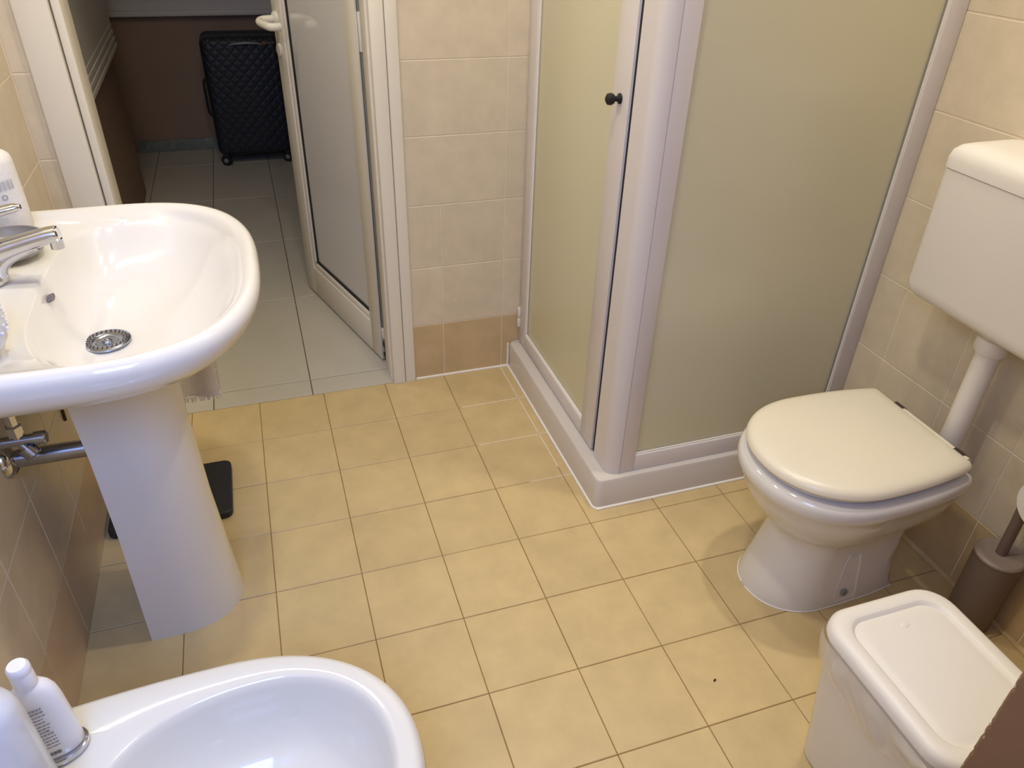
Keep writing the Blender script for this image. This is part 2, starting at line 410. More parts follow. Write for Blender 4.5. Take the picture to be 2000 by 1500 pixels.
# ------------------------------------------------------------------ door casing and door
cas = thing('trim_5', 'cream casing around the doorway', 'door frame', (0.09, 0, 0), kind='structure')
for side, a in (('L', ((-0.353, -0.278, -0.012, 0.10, 0.006), (-0.274, -0.2545, -0.006, 0.10, 0.004))),
                ('R', ((0.470, 0.5035, -0.008, 0.10, 0.004), (0.430, 0.4685, -0.013, 0.10, 0.005)))):
    for x0, x1, y0, y1, bv in a:
        bm = bmesh.new(); box(bm, x0, x1, y0, y1, 0.001, DZ+0.05, bv, only='z'); fin('casing_post', bm, M['pvc'], cas)
bm = bmesh.new(); box(bm, 0.424, 0.4345, 0.016, 0.10, 0.001, DZ, 0.003, only='z'); fin('door_stop', bm, M['pvc'], cas)
bm = bmesh.new(); box(bm, -0.2545, 0.4345, -0.012, 0.10, DZ, DZ+0.06, 0.004); fin('casing_head', bm, M['pvc'], cas)

A0 = Vector((0.4183, 0.1335, 0)); ang = math.radians(106.217)     # hinge foot, leaf direction
ud = Vector((math.cos(ang), math.sin(ang), 0)); nd = Vector((-ud.y, ud.x, 0))   # nd points to the hall's left (towards -x)
door = thing('door_1', 'cream framed door with pale panel, swung open into the hall', 'door', tuple(A0), kind='structure')
def leaf(bm, s0, s1, n0, n1, z0, z1, bev=0.0, only=None):
    """box in leaf coordinates: s along the leaf, n out of its visible face"""
    vs = box(bm, s0, s1, n0, n1, z0, z1, bev, only=only)
    for v in vs: v.co = A0 + ud*v.co.x + nd*v.co.y + Vector((0, 0, v.co.z))
LZ = 2.06
def leafpart(name, m, boxes, parent=door):
    bm = bmesh.new()
    for b in boxes: leaf(bm, *b)
    return fin(name, bm, m, parent)
leafpart('hinge_stile', M['pvc'], [(0.008, 0.080, -0.045, 0.0, 0.010, LZ, 0.003), (0.078, 0.0955, -0.030, -0.004, 0.15, LZ-0.1, 0.004)])
leafpart('latch_stile', M['pvc'], [(0.590, 0.6725, -0.045, 0.0, 0.010, LZ, 0.003), (0.668, 0.690, -0.045, -0.014, 0.014, LZ, 0.003), (0.573, 0.592, -0.030, -0.005, 0.15, LZ-0.1, 0.005)])
leafpart('bottom_rail', M['pvc'], [(0.080, 0.590, -0.045, 0.0, 0.010, 0.125, 0.003), (0.0955, 0.575, -0.030, -0.005, 0.122, 0.146, 0.006)])
leafpart('top_rail', M['pvc'], [(0.080, 0.590, -0.045, 0.0, LZ-0.11, LZ, 0.003)])
leafpart('gasket', M['gasket'], [(0.561, 0.573, -0.026, -0.012, 0.15, LZ-0.11), (0.0955, 0.573, -0.026, -0.012, 0.145, 0.157)])
leafpart('door_panel', M['door_pane'], [(0.094, 0.563, -0.026, -0.016, 0.155, LZ-0.11)])
leafpart('edge_channel', M['channel'], [(-0.004, 0.008, -0.040, -0.006, 0.13, LZ, 0.001), (-0.003, 0.008, -0.036, -0.010, 0.012, 0.095, 0.001)])
leafpart('edge_strip', M['pvc'], [(0.0005, 0.0062, -0.003, 0.002, 0.012, LZ, 0.001)])
hg = leafpart('hinge', M['hinge'], [(-0.010, 0.008, -0.034, -0.008, 0.060, 0.078), (-0.012, 0.008, -0.036, -0.008, 0.020, 0.036)])  # solid dark boxes stand in for the shade in the hinge gaps
hg['label'] = 'dark blocks standing for the shaded gaps of the lower hinge'
leafpart('hinge', M['plastic'], [(-0.011, 0.008, -0.030, -0.004, 0.095, 0.135, 0.002)])
leafpart('hinge', M['plastic'], [(-0.011, 0.008, -0.030, -0.004, 1.00, 1.10, 0.002)])
P = lambda s, n, z: A0 + ud*s + nd*n + Vector((0, 0, z))
bm = bmesh.new()
lathe(bm, [(0.024, 0.0), (0.024, 0.006), (0.020, 0.010), (0.0125, 0.012)], P(0.640, 0.0, 1.000), nd, 24)
tube(bm, smooth_path([P(0.640, 0.008, 1.0), P(0.640, 0.040, 1.0), P(0.634, 0.056, 0.998), P(0.612, 0.064, 0.996), P(0.575, 0.062, 0.994), P(0.545, 0.056, 0.992), P(0.535, 0.040, 0.992), P(0.534, 0.025, 0.992)], 5), [0.0125]*36, 12)
h = fin('door_handle', bm, M['pvc'], door); h['label'] = 'curved lever handle'
bm = bmesh.new(); lathe(bm, [(0.021, 0.0), (0.021, 0.004), (0.018, 0.007), (0.006, 0.0075)], P(0.640, 0.0, 0.905), nd, 24)
fin('keyhole_rose', bm, M['pvc'], door)

# ------------------------------------------------------------------ shower
TX0, TY0, TZ = 0.829, -0.757, 0.097
tray = thing('shower_tray', 'white raised shower tray in the corner right of the door', 'shower tray', (1.2, -0.38, 0))
bm = bmesh.new()
o1 = rrect(0.0, TX0, XR, TY0, -0.001, 0.018); o2 = rrect(TZ-0.008, TX0, XR, TY0, -0.001, 0.018); o3 = rrect(TZ-0.002, TX0+0.003, XR, TY0+0.003, -0.001, 0.017); o4 = rrect(TZ, TX0+0.009, XR, TY0+0.009, -0.001, 0.014)
i1 = rrect(TZ, TX0+0.07, XR-0.05, TY0+0.07, -0.05, 0.06); i2 = rrect(TZ-0.045, TX0+0.09, XR-0.07, TY0+0.09, -0.07, 0.06); i3 = rrect(TZ-0.05, TX0+0.2, XR-0.2, TY0+0.2, -0.2, 0.06)
loft(bm, [o1, o2, o3, o4, i1, i2, i3]); fin('basin', bm, M['tray'], tray)
bm = bmesh.new(); tube(bm, [(TX0-0.001, -0.002, 0.002), (TX0-0.001, TY0+0.01, 0.002), (TX0+0.006, TY0-0.001, 0.002), (XR, TY0-0.001, 0.002)], 0.0045, 8)
tube(bm, [(TX0-0.001, -0.002, 0.002), (TX0-0.001, -0.002, 0.090)], 0.004, 8)
sj = fin('silicone_joint', bm, M['silicone'], tray)

FX, FY = 0.862, -0.742          # outer faces of the screen
ST = 1.92
enc = thing('shower_enclosure', 'corner shower screen with frosted green-beige panes in pale frames', 'shower screen', (FX, FY, TZ))
# corner post: rounded profile
bm = bmesh.new()
prof = []
for k in range(9):
    a = math.radians(180 + 90*k/8); prof.append((FX+0.034+0.034*math.cos(a), FY+0.034+0.034*math.sin(a)))
outer = [(FX, -0.653)] + prof + [(0.897, FY)]
inner = [(0.897, FY+0.028), (FX+0.03, FY+0.05), (FX+0.03, -0.653)]
pl = outer + inner
loft(bm, [[Vector((x, y, z)) for x, y in pl] for z in (TZ, ST)])
fin('corner_post', bm, M['lacquer'], enc, sharp=30)
fr = []
def fpart(name, boxes, m=M['lacquer'], parent=enc, bev=0.002):
    bm = bmesh.new()
    for b in boxes: box(bm, *b, bev)
    return fin(name, bm, m, parent)
fpart('front_stile', [(0.8985, 0.940, FY+0.001, FY+0.028, TZ, ST)])
fpart('wall_stile', [(1.520, XR-0.001, FY, FY+0.028, TZ, ST)])
fpart('bottom_rail', [(0.940, 1.520, FY+0.001, FY+0.028, TZ, 0.149)])
fpart('top_rail', [(0.8985, XR-0.001, FY, FY+0.028, ST-0.05, ST)])
fpart('glazing_bead', [(0.938, 1.522, FY+0.006, FY+0.010, 0.148, 0.153), (1.517, 1.5215, FY+0.004, FY+0.010, 0.15, ST-0.05)], M['silicone'], bev=0.0)
fpart('gasket', [(1.5145, 1.5172, FY+0.008, FY+0.012, 0.154, ST-0.05)], M['channel'], bev=0.0)
fpart('front_pane', [(0.938, 1.522, FY+0.012, FY+0.018, 0.147, ST-0.048)], M['frost'], bev=0.0)
# hinged door on the side
fpart('gap_strip', [(FX+0.007, FX+0.026, -0.6525, -0.6305, TZ+0.004, ST)], M['gasket'], bev=0.0)  # black strip filling the gap between door stile and corner post
sd = fpart('door_frame', [(FX+0.001, FX+0.026, -0.062, -0.002, TZ+0.006, ST-0.01), (FX+0.001, FX+0.026, -0.630, -0.551, TZ+0.006, ST-0.01), (FX+0.001, FX+0.026, -0.551, -0.062, TZ+0.006, 0.150), (FX+0.001, FX+0.026, -0.551, -0.062, ST-0.06, ST-0.01)])
sd['label'] = 'narrow hinged door facing the bathroom door'
fpart('pane', [(FX+0.012, FX+0.018, -0.553, -0.060, 0.148, ST-0.058)], M['frost'], sd, bev=0.0)
fpart('bead', [(FX+0.005, FX+0.009, -0.551, -0.0625, 0.149, 0.1525), (FX+0.005, FX+0.009, -0.066, -0.0625, 0.149, ST-0.06)], M['silicone'], sd, bev=0.0)
bm = bmesh.new(); lathe(bm, [(0.011, 0), (0.011, 0.003), (0.006, 0.006), (0.0055, 0.013), (0.010, 0.016), (0.0125, 0.022), (0.0115, 0.029), (0.006, 0.033)], (FX+0.001, -0.590, 1.022), (-1, 0, 0), 20)
kb = fin('knob', bm, M['gasket'], sd); kb['label'] = 'small black knob'
bm = bmesh.new(); box(bm, FX-0.006, FX+0.004, -0.016, -0.003, 0.155, 0.188, 0.002); box(bm, FX-0.006, FX+0.004, -0.016, -0.003, 0.191, 0.226, 0.002)
fin('hinge', bm, M['plastic'], sd)

# ------------------------------------------------------------------ washbasin
RZ, YC = 0.825, -0.757
bas = thing('washbasin', 'wide white ceramic washbasin on the left wall', 'washbasin', (XL, YC, RZ))
def sink_out(z, sx=1.0, sy=1.0, grow=0.0, N=120):
    o = egg(z, 0.087+grow, -0.60, 0.338+grow, YC, -0.19, 2.7, 6.0, clip=XL+0.002, N=N)
    return [Vector((XL+0.002 + (p.x-XL-0.002)*sx, YC + (p.y-YC)*sy, p.z)) for p in o]
DRN = Vector((-0.194, YC-0.006, 0))
def bowl(z, s):
    o = egg(z, 0.034, -0.268, 0.272, YC, -0.13, 2.5, 3.4, N=120)
    return [Vector((DRN.x + (p.x-DRN.x)*s, DRN.y + (p.y-DRN.y)*s, p.z)) for p in o]
bm = bmesh.new()
R = [sink_out(z, a, b) for z, a, b in ((0.650, 0.60, 0.30), (0.672, 0.67, 0.43), (0.694, 0.74, 0.58), (0.714, 0.81, 0.72), (0.733, 0.875, 0.835), (0.752, 0.93, 0.92), (0.772, 0.972, 0.972), (0.791, 0.994, 0.995))]
R += [sink_out(0.806, 1.0, 1.0, 0.0), sink_out(0.816, 1, 1, -0.003), sink_out(0.8225, 1, 1, -0.009), sink_out(RZ, 1, 1, -0.016)]
def flat_back(o, zb):
    out = []
    for p in o:
        k = max(0.0, min(1.0, (-0.225-p.x)/0.10)); k = k*k*(3-2*k); out.append(Vector((p.x, p.y, p.z + (zb-p.z)*k)))
    return out
R += [flat_back(sink_out(0.8215, 1, 1, -0.024), 0.8245), flat_back(sink_out(0.8135, 1, 1, -0.034), 0.8235), flat_back(bowl(0.804, 1.06), 0.8215)]
R += [flat_back(bowl(0.795, 1.025), 0.812), bowl(0.785, 0.99), bowl(0.770, 0.945), bowl(0.752, 0.885), bowl(0.732, 0.80), bowl(0.713, 0.68), bowl(0.699, 0.53), bowl(0.690, 0.37), bowl(0.686, 0.2), bowl(0.6855, 0.12)]
loft(bm, R); fin('bowl', bm, M['ceramic'], bas, sharp=70)
bm = bmesh.new()
lathe(bm, [(0.040, 0.0), (0.040, 0.003), (0.035, 0.0045), (0.024, 0.0035), (0.019, 0.0015), (0.016, -0.004), (0.010, -0.006), (0.008, 0.004), (0.004, 0.006)], (DRN.x, DRN.y, 0.6895), (0, 0, 1), 32)
dr = fin('drain', bm, M['steel'], bas); dr['label'] = 'chrome strainer plug'
bm = bmesh.new()
for n, r in ((26, 0.0328), (22, 0.0282)):
    for k in range(n):
        a = 2*math.pi*k/n
        lathe(bm, [(0.0014, 0), (0.0014, 0.0010)], (DRN.x+r*math.cos(a), DRN.y+r*math.sin(a), 0.6938 if r > 0.031 else 0.6931), (0, 0, 1), 8)
ho = fin('strainer_hole', bm, M['hinge'], dr); ho['kind'] = 'stuff'
bm = bmesh.new()
oc = Vector((-0.2612, YC+0.006, 0.780)); on = Vector((0.94, 0, 0.34)).normalized(); ov = Vector((0, 1, 0)); ow = on.cross(ov)
loft(bm, [[oc + on*h + ov*math.cos(t*math.pi/12)*0.0135*s + ow*math.sin(t*math.pi/12)*0.0048*s for t in range(24)] for h, s in ((-0.004, 1), (0.0035, 1.0), (0.0036, 0.85))])
fin('overflow_hole', bm, M['hole'], bas)

ped = thing('basin_pedestal', 'tall white ceramic pedestal under the washbasin', 'pedestal', (-0.16, YC, 0))
def ped_out(z, g=0.0, N=64):
    o = egg(z, -0.074-0.024*(z/0.65)**0.8+g, -0.40, 0.101+g, YC, -0.20, 2.05, 8.0, clip=-0.262-g*0.6, N=N); return o
bm = bmesh.new()
loft(bm, [ped_out(0.0, 0.004), ped_out(0.012, 0.004), ped_out(0.10, 0.002), ped_out(0.30, -0.003), ped_out(0.50, -0.002), ped_out(0.60, 0.002), ped_out(0.646, 0.004)])
fin('column', bm, M['ceramic'], ped, sharp=50)

# tap
tap = thing('mixer_tap', 'chrome single-lever mixer tap on the washbasin', 'tap', (-0.335, YC, RZ))
bm = bmesh.new(); lathe(bm, [(0.026, -0.004), (0.026, 0.004), (0.023, 0.008), (0.022, 0.05), (0.0225, 0.075), (0.020, 0.082)], (-0.340, YC, RZ), (0, 0, 1), 28); fin('tap_body', bm, M['chrome'], tap)
bm = bmesh.new()
path = smooth_path([(-0.342, YC, 0.862), (-0.310, YC, 0.874), (-0.270, YC, 0.885), (-0.235, YC, 0.893), (-0.216, YC, 0.895)], 5)
tube(bm, path, [0.020, 0.019, 0.0185, 0.018, 0.0175, 0.017, 0.0165, 0.016, 0.0155, 0.015, 0.015, 0.0148, 0.0146, 0.0145, 0.0144, 0.0143, 0.0142, 0.0141, 0.014, 0.0135, 0.012], 18)
path = smooth_path([(-0.318, YC, 0.824), (-0.316, YC, 0.842), (-0.306, YC, 0.856), (-0.285, YC, 0.868), (-0.255, YC, 0.880)], 4)
tube(bm, path, 0.010, 12)
fin('spout', bm, M['chrome'], tap)
bm = bmesh.new(); lathe(bm, [(0.0105, 0), (0.0105, 0.016), (0.008, 0.017)], (-0.224, YC, 0.871), (0, 0, 1), 20); fin('aerator', bm, M['chrome'], tap)
bm = bmesh.new(); lathe(bm, [(0.021, 0.082), (0.022, 0.090), (0.020, 0.108), (0.012, 0.114)], (-0.340, YC, RZ), (0, 0, 1), 24)
tube(bm, [(-0.345, YC, 0.926), (-0.300, YC, 0.938), (-0.268, YC, 0.944), (-0.258, YC, 0.945)], [0.010, 0.0085, 0.0075, 0.004], 12, sx=1.3)
fin('lever', bm, M['chrome'], tap)

# things standing on the basin
bm = bmesh.new()
rx, ry = -0.352, -0.520
N = 48
prof = [(0.039, 0.0), (0.0405, 0.004), (0.041, 0.05), (0.0405, 0.10), (0.040, 0.126), (0.038, 0.136), (0.031, 0.1425), (0.020, 0.1445), (0.01, 0.145)]
lathe(bm, prof, (rx, ry, RZ), (0, 0, 1), 40)
roll = thing('paper_roll', 'white quilted paper roll with grey printed code, behind the grey dish', 'paper roll', (rx, ry, RZ))
fin('roll', bm, M['paper'], roll)
def on_cyl(bm, cx, cy, r, a0, a1, z0, z1, n=4):
    pts = [(cx+r*math.cos(a0+(a1-a0)*k/n), cy+r*math.sin(a0+(a1-a0)*k/n)) for k in range(n+1)]
    lo = [bm.verts.new((x, y, z0)) for x, y in pts]; hi = [bm.verts.new((x, y, z1)) for x, y in pts]
    for k in range(n): bm.faces.new((lo[k], lo[k+1], hi[k+1], hi[k]))
view = math.atan2(-2.09-ry, 0.114-rx)
bm = bmesh.new()
for k in range(9):
    a = view - 0.10 + k*0.095; wd = (0.05, 0.03, 0.06, 0.03, 0.05, 0.03, 0.055, 0.03, 0.05)[k]
    on_cyl(bm, rx, ry, 0.0418, a, a+wd, RZ+0.083, RZ+0.100, 2)
fin('printed_code', bm, M['faint'], roll, smooth=False)
bm = bmesh.new()
cc = view + 0.20
for k in range(12):
    t0, t1 = 2*math.pi*k/12, 2*math.pi*(k+1)/12
    q = []
    for t, rr in ((t0, 0.0050), (t1, 0.0050), (t1, 0.0030), (t0, 0.0030)):
        a = cc + rr*math.cos(t)/0.042; q.append(bm.verts.new((rx+0.0418*math.cos(a), ry+0.0418*math.sin(a), RZ+0.071+rr*math.sin(t))))
    bm.faces.new(q)
fin('printed_ring', bm, M['print'], roll, smooth=False)

bm = bmesh.new(); lathe(bm, [(0.044, 0.0), (0.051, 0.004), (0.055, 0.016), (0.057, 0.030), (0.054, 0.030), (0.051, 0.016), (0.040, 0.007), (0.01, 0.006)], (-0.327, -0.643, RZ-0.001), (0, 0, 1), 40)
tag(fin('soap_dish', bm, M['grey']), 'round grey dish on the washbasin behind the tap', 'dish')
bm = bmesh.new(); lathe(bm, [(0.026, 0.0), (0.034, 0.004), (0.041, 0.018), (0.045, 0.04), (0.045, 0.075), (0.041, 0.075), (0.040, 0.02), (0.03, 0.008)], (-0.303, -1.000, RZ-0.002), (0, 0, 1), 40)
t = thing('tumbler', 'white dimpled tumbler at the near corner of the washbasin', 'cup', (-0.303, -1.000, RZ-0.002))
fin('cup', bm, M['clear'], t)
bm = bmesh.new()
for r in range(5):
    for k in range(18):
        a = 2*math.pi*(k+0.5*(r % 2))/18
        bmesh.ops.create_icosphere(bm, subdivisions=1, radius=0.0030, matrix=Matrix.Translation((-0.303+0.0445*math.cos(a), -1.000+0.0445*math.sin(a), RZ+0.030+0.009*r)))
dm = fin('dimple', bm, M['clear'], t); dm['kind'] = 'stuff'

# plumbing under the basin
wp = thing('waste_pipe', 'chrome waste pipe from the wall to the pedestal', 'pipe', (XL, -0.832, 0.514))
bm = bmesh.new(); tube(bm, [(XL, -0.832, 0.514), (-0.2635, -0.832, 0.514)], 0.0165, 20); fin('pipe', bm, M['steel'], wp)
bm = bmesh.new(); lathe(bm, [(0.034, 0.0), (0.034, 0.004), (0.028, 0.012), (0.018, 0.018)], (XL, -0.832, 0.514), (1, 0, 0), 28); fin('flange', bm, M['chrome'], wp)
VX, VY, VZ = -0.360, -0.872, 0.578
av = thing('angle_valve', 'chrome angle valve beside the waste pipe under the washbasin', 'valve', (VX, VY, VZ))
bm = bmesh.new()
tube(bm, [(XL, VY, VZ), (VX+0.052, VY, VZ)], 0.0095, 14); lathe(bm, [(0.022, 0), (0.022, 0.003), (0.014, 0.010)], (XL, VY, VZ), (1, 0, 0), 24)
lathe(bm, [(0.0125, 0), (0.0125, 0.016), (0.0105, 0.018)], (VX+0.036, VY, VZ), (1, 0, 0), 16)
fin('valve_body', bm, M['steel'], av)
bm = bmesh.new(); lathe(bm, [(0.008, 0.0), (0.008, 0.012), (0.0135, 0.013), (0.0135, 0.032), (0.009, 0.034), (0.009, 0.062)], (VX+0.012, VY, VZ), (0, 0, 1), 6); fin('compression_nut', bm, M['chrome'], av)
bm = bmesh.new(); dv = Vector((0.55, -0.25, -0.8)).normalized()
lathe(bm, [(0.008, 0.0), (0.008, 0.016), (0.0145, 0.017), (0.0145, 0.034), (0.011, 0.036)], (VX+0.010, VY, VZ), dv, 10); fin('valve_knob', bm, M['steel'], av)
bm = bmesh.new(); tube(bm, [(XL+0.003, -0.476, 0.383), (XL+0.003, -0.480, 0.352)], 0.0035, 8)
tag(fin('wall_peg', bm, M['peg']), 'small dark brown peg on the wall under the washbasin', 'peg')

# towel on a rail under the far side of the basin
rail = thing('towel_rail', 'short rail under the far side of the washbasin carrying the towel', 'rail', (XL, -0.43, 0.60))
bm = bmesh.new(); tube(bm, [(XL, -0.43, 0.60), (-0.055, -0.43, 0.60)], 0.007, 12); lathe(bm, [(0.018, 0), (0.018, 0.005), (0.010, 0.010)], (XL, -0.43, 0.60), (1, 0, 0), 20); fin('rail_bar', bm, M['chrome'], rail)
tw = thing('hand_towel', 'white terry towel hanging behind the pedestal', 'towel', (-0.19, -0.43, 0.60))
bm = bmesh.new(); rows = []
nx = 40
def tw_pt(x, s):
    wob = 0.004*math.sin(x*70)*min(1, s*4) + 0.003*math.sin(x*37+1)
    return wob
outl = []
prof = [(0.010, 0.34), (0.012, 0.45), (0.011, 0.58), (0.009, 0.603), (0.0, 0.612), (-0.009, 0.603), (-0.011, 0.55), (-0.012, 0.45), (-0.011, 0.37), (-0.010, 0.338)]
front = []
for sgn, off in ((1, 0.0), (-1, 0.004)):
    grid = []
    for i, (dy, z) in enumerate(prof):
        grid.append([bm.verts.new((-0.32 + 0.262*k/nx + 0.004*math.sin(i*1.3), -0.43 + dy*(1+off*60) + tw_pt(k/nx*0.26, abs(z-0.61)*3)*(1 if dy else 0.2), z + (0.004 if off and abs(dy) < 0.001 else 0) + 0.003*math.sin(k*0.5))) for k in range(nx+1)])
    front.append(grid)
    for a, b in zip(grid[:-1], grid[1:]):
        for k in range(nx): bm.faces.new((a[k], a[k+1], b[k+1], b[k]))
a, b = front
for i in range(len(prof)-1):
    bm.faces.new((a[i][0], a[i+1][0], b[i+1][0], b[i][0])); bm.faces.new((a[i][nx], a[i+1][nx], b[i+1][nx], b[i][nx]))
for k in range(nx):
    bm.faces.new((a[0][k], a[0][k+1], b[0][k+1], b[0][k])); bm.faces.new((a[-1][k], a[-1][k+1], b[-1][k+1], b[-1][k]))
fin('cloth', bm, M['towel'], tw)
bm = bmesh.new()
for k in range(42):
    x = -0.318 + 0.258*k/41; dx = random.uniform(-0.003, 0.003)
    tube(bm, [(x, -0.4405, 0.340), (x+dx, -0.441, 0.325)], [0.0022, 0.0014], 5)
fg = fin('fringe', bm, M['towel'], tw); fg['kind'] = 'stuff'

# bathroom scale
sc_ = thing('bathroom_scale', 'flat black bathroom scale behind the pedestal', 'scale', (-0.24, -0.405, 0))
bm = bmesh.new()
loft(bm, [rrect(0.004, -0.385, -0.088, -0.515, -0.293, 0.02), rrect(0.020, -0.385, -0.088, -0.515, -0.293, 0.02), rrect(0.0225, -0.3825, -0.0905, -0.5125, -0.2955, 0.018)])
fin('platform', bm, M['black'], sc_)
for sx in (-0.36, -0.113):
    for sy in (-0.49, -0.318):
        bm = bmesh.new(); lathe(bm, [(0.012, 0), (0.012, 0.0045)], (sx, sy, 0), (0, 0, 1), 14); fin('foot', bm, M['rubber'], sc_)

# ------------------------------------------------------------------ bidet
BZ, BY = 0.390, -1.487
bid = thing('bidet', 'white ceramic bidet at the bottom left in front of the basin', 'bidet', (-0.1, BY, 0))
def bid_out(z, g=0.0, sy=1.0, xf=0.211, xb=XL+0.002, N=96):
    o = egg(z, xf+g, -0.64, 0.213*sy+g, BY, -0.05, 2.15, 2.2, clip=xb, N=N); return o
DB = Vector((-0.05, BY, 0))
def bid_bowl(z, s, N=96):
    o = egg(z, 0.172, -0.225, 0.158, BY, 0.0, 2.1, 2.2, N=N)
    return [Vector((DB.x+(p.x-DB.x)*s, DB.y+(p.y-DB.y)*s, z)) for p in o]
bm = bmesh.new()
R = [bid_out(0.0, 0, 0.56, 0.10, -0.30), bid_out(0.05, 0, 0.54, 0.09, -0.30), bid_out(0.14, 0, 0.56, 0.095, -0.34), bid_out(0.22, 0, 0.70, 0.14), bid_out(0.29, 0, 0.88, 0.178), bid_out(0.34, 0, 0.97, 0.197), bid_out(0.365), bid_out(0.378, -0.003), bid_out(0.386, -0.008), bid_out(BZ, -0.016)]
R += [bid_bowl(0.3895, 1.02), bid_bowl(0.386, 0.99), bid_bowl(0.374, 0.965), bid_bowl(0.35, 0.93), bid_bowl(0.32, 0.87), bid_bowl(0.29, 0.77), bid_bowl(0.268, 0.62), bid_bowl(0.257, 0.42), bid_bowl(0.252, 0.2), bid_bowl(0.251, 0.1)]
loft(bm, R); fin('bowl', bm, M['bidet_ceramic'], bid, sharp=70)
bm = bmesh.new(); lathe(bm, [(0.030, 0), (0.030, 0.003), (0.018, 0.004), (0.014, -0.003)], (DB.x, DB.y, 0.2525), (0, 0, 1), 24); fin('drain', bm, M['chrome'], bid)

# soap dish and bottles on the bidet
def oval(z, cx, cy, a, b, rot, N=40, p=2.0):
    o = []
    for k in range(N):
        t = 2*math.pi*k/N; c, s = math.cos(t), math.sin(t)
        x = a*math.copysign(abs(c)**(2/p), c); y = b*math.copysign(abs(s)**(2/p), s)
        o.append(Vector((cx + x*math.cos(rot) - y*math.sin(rot), cy + x*math.sin(rot) + y*math.cos(rot), z)))
    return o
BX, BYY, BR = -0.264, -1.362, math.radians(14)
bm = bmesh.new()
loft(bm, [oval(BZ, BX, BYY, 0.033, 0.023, BR), oval(BZ+0.004, BX, BYY, 0.036, 0.026, BR), oval(BZ+0.012, BX, BYY, 0.036, 0.026, BR), oval(BZ+0.013, BX, BYY, 0.032, 0.022, BR)])
tag(fin('chrome_dish', bm, M['chrome']), 'oval chrome dish under the white bottle on the bidet', 'dish')
b0 = BZ+0.013
bot = thing('lotion_bottle', 'white opaque bottle with round cap and grey small print, on the bidet', 'bottle', (BX, BYY, b0))
bm = bmesh.new()
prof = [(0.0, 0.034, 0.021), (0.004, 0.037, 0.024), (0.03, 0.0375, 0.0245), (0.10, 0.0345, 0.0225), (0.118, 0.032, 0.021), (0.130, 0.027, 0.018), (0.138, 0.019, 0.0155), (0.142, 0.0135, 0.0135), (0.146, 0.0125, 0.0125)]
loft(bm, [oval(b0+z, BX, BYY, a, b, BR, p=2.3) for z, a, b in prof]); fin('bottle_body', bm, M['bottle'], bot)
bm = bmesh.new(); lathe(bm, [(0.0155, 0.143), (0.0160, 0.146), (0.0155, 0.166), (0.0150, 0.168), (0.0158, 0.170), (0.0155, 0.178), (0.0125, 0.182)], (BX, BYY, b0), (0, 0, 1), 28); fin('cap', bm, M['bottle'], bot)
def on_bottle(bm, u0, u1, z0, z1):
    """printed strip on the bottle's near face; u in -1..1 across the face"""
    def P_(u, z):
        k = (z-0.03)/0.07; a = 0.0375 + (0.0345-0.0375)*max(0, min(1, k)); b = 0.0245 + (0.0225-0.0245)*max(0, min(1, k))
        c = u; s = -(1-abs(c)**2.3)**(1/2.3); x, y = c*a*1.004, s*b*1.02
        return Vector((BX + x*math.cos(BR) - y*math.sin(BR), BYY + x*math.sin(BR) + y*math.cos(BR), b0+z))
    n = 4
    lo = [bm.verts.new(P_(u0+(u1-u0)*k/n, z0)) for k in range(n+1)]; hi = [bm.verts.new(P_(u0+(u1-u0)*k/n, z1)) for k in range(n+1)]
    for k in range(n): bm.faces.new((lo[k], lo[k+1], hi[k+1], hi[k]))
bm = bmesh.new()
for i in range(13):
    z = 0.108 - i*0.0066
    u = -0.80
    while u < 0.18 - (0.15 if i in (3, 4, 7) else 0):
        wd = random.uniform(0.05, 0.16); on_bottle(bm, u, min(u+wd, 0.22), z, z+(0.0032 if i < 2 or i in (7, 8) else 0.0022)); u += wd + 0.03
fin('small_print', bm, M['print'], bot, smooth=False)
bm = bmesh.new()
u = -0.42
while u < 0.14:
    wd = random.choice((0.012, 0.022, 0.03)); on_bottle(bm, u, u+wd, 0.012, 0.0185); u += wd + random.choice((0.012, 0.02))
fin('barcode', bm, M['barcode'], bot, smooth=False)

bot.scale = (0.86, 0.86, 0.96)
b2 = thing('clear_bottle', 'translucent white bottle nearest the left edge, before the capped bottle', 'bottle', (-0.277, -1.462, BZ))
bm = bmesh.new(); cx, cy = -0.265, -1.462
lathe(bm, [(0.031, 0.0), (0.035, 0.005), (0.035, 0.21), (0.034, 0.23), (0.029, 0.244), (0.018, 0.252), (0.014, 0.255), (0.014, 0.265)], (cx, cy, BZ), (0, 0, 1), 36); fin('bottle_body', bm, M['clear'], b2)
bm = bmesh.new(); lathe(bm, [(0.016, 0.262), (0.016, 0.282), (0.008, 0.285), (0.007, 0.305)], (cx, cy, BZ), (0, 0, 1), 24); fin('cap', bm, M['bottle'], b2)
bm = bmesh.new(); lathe(bm, [(0.028, 0.006), (0.0325, 0.012), (0.0325, 0.15), (0.0315, 0.151)], (cx, cy, BZ), (0, 0, 1), 32); fin('liquid', bm, M['bottle'], b2)

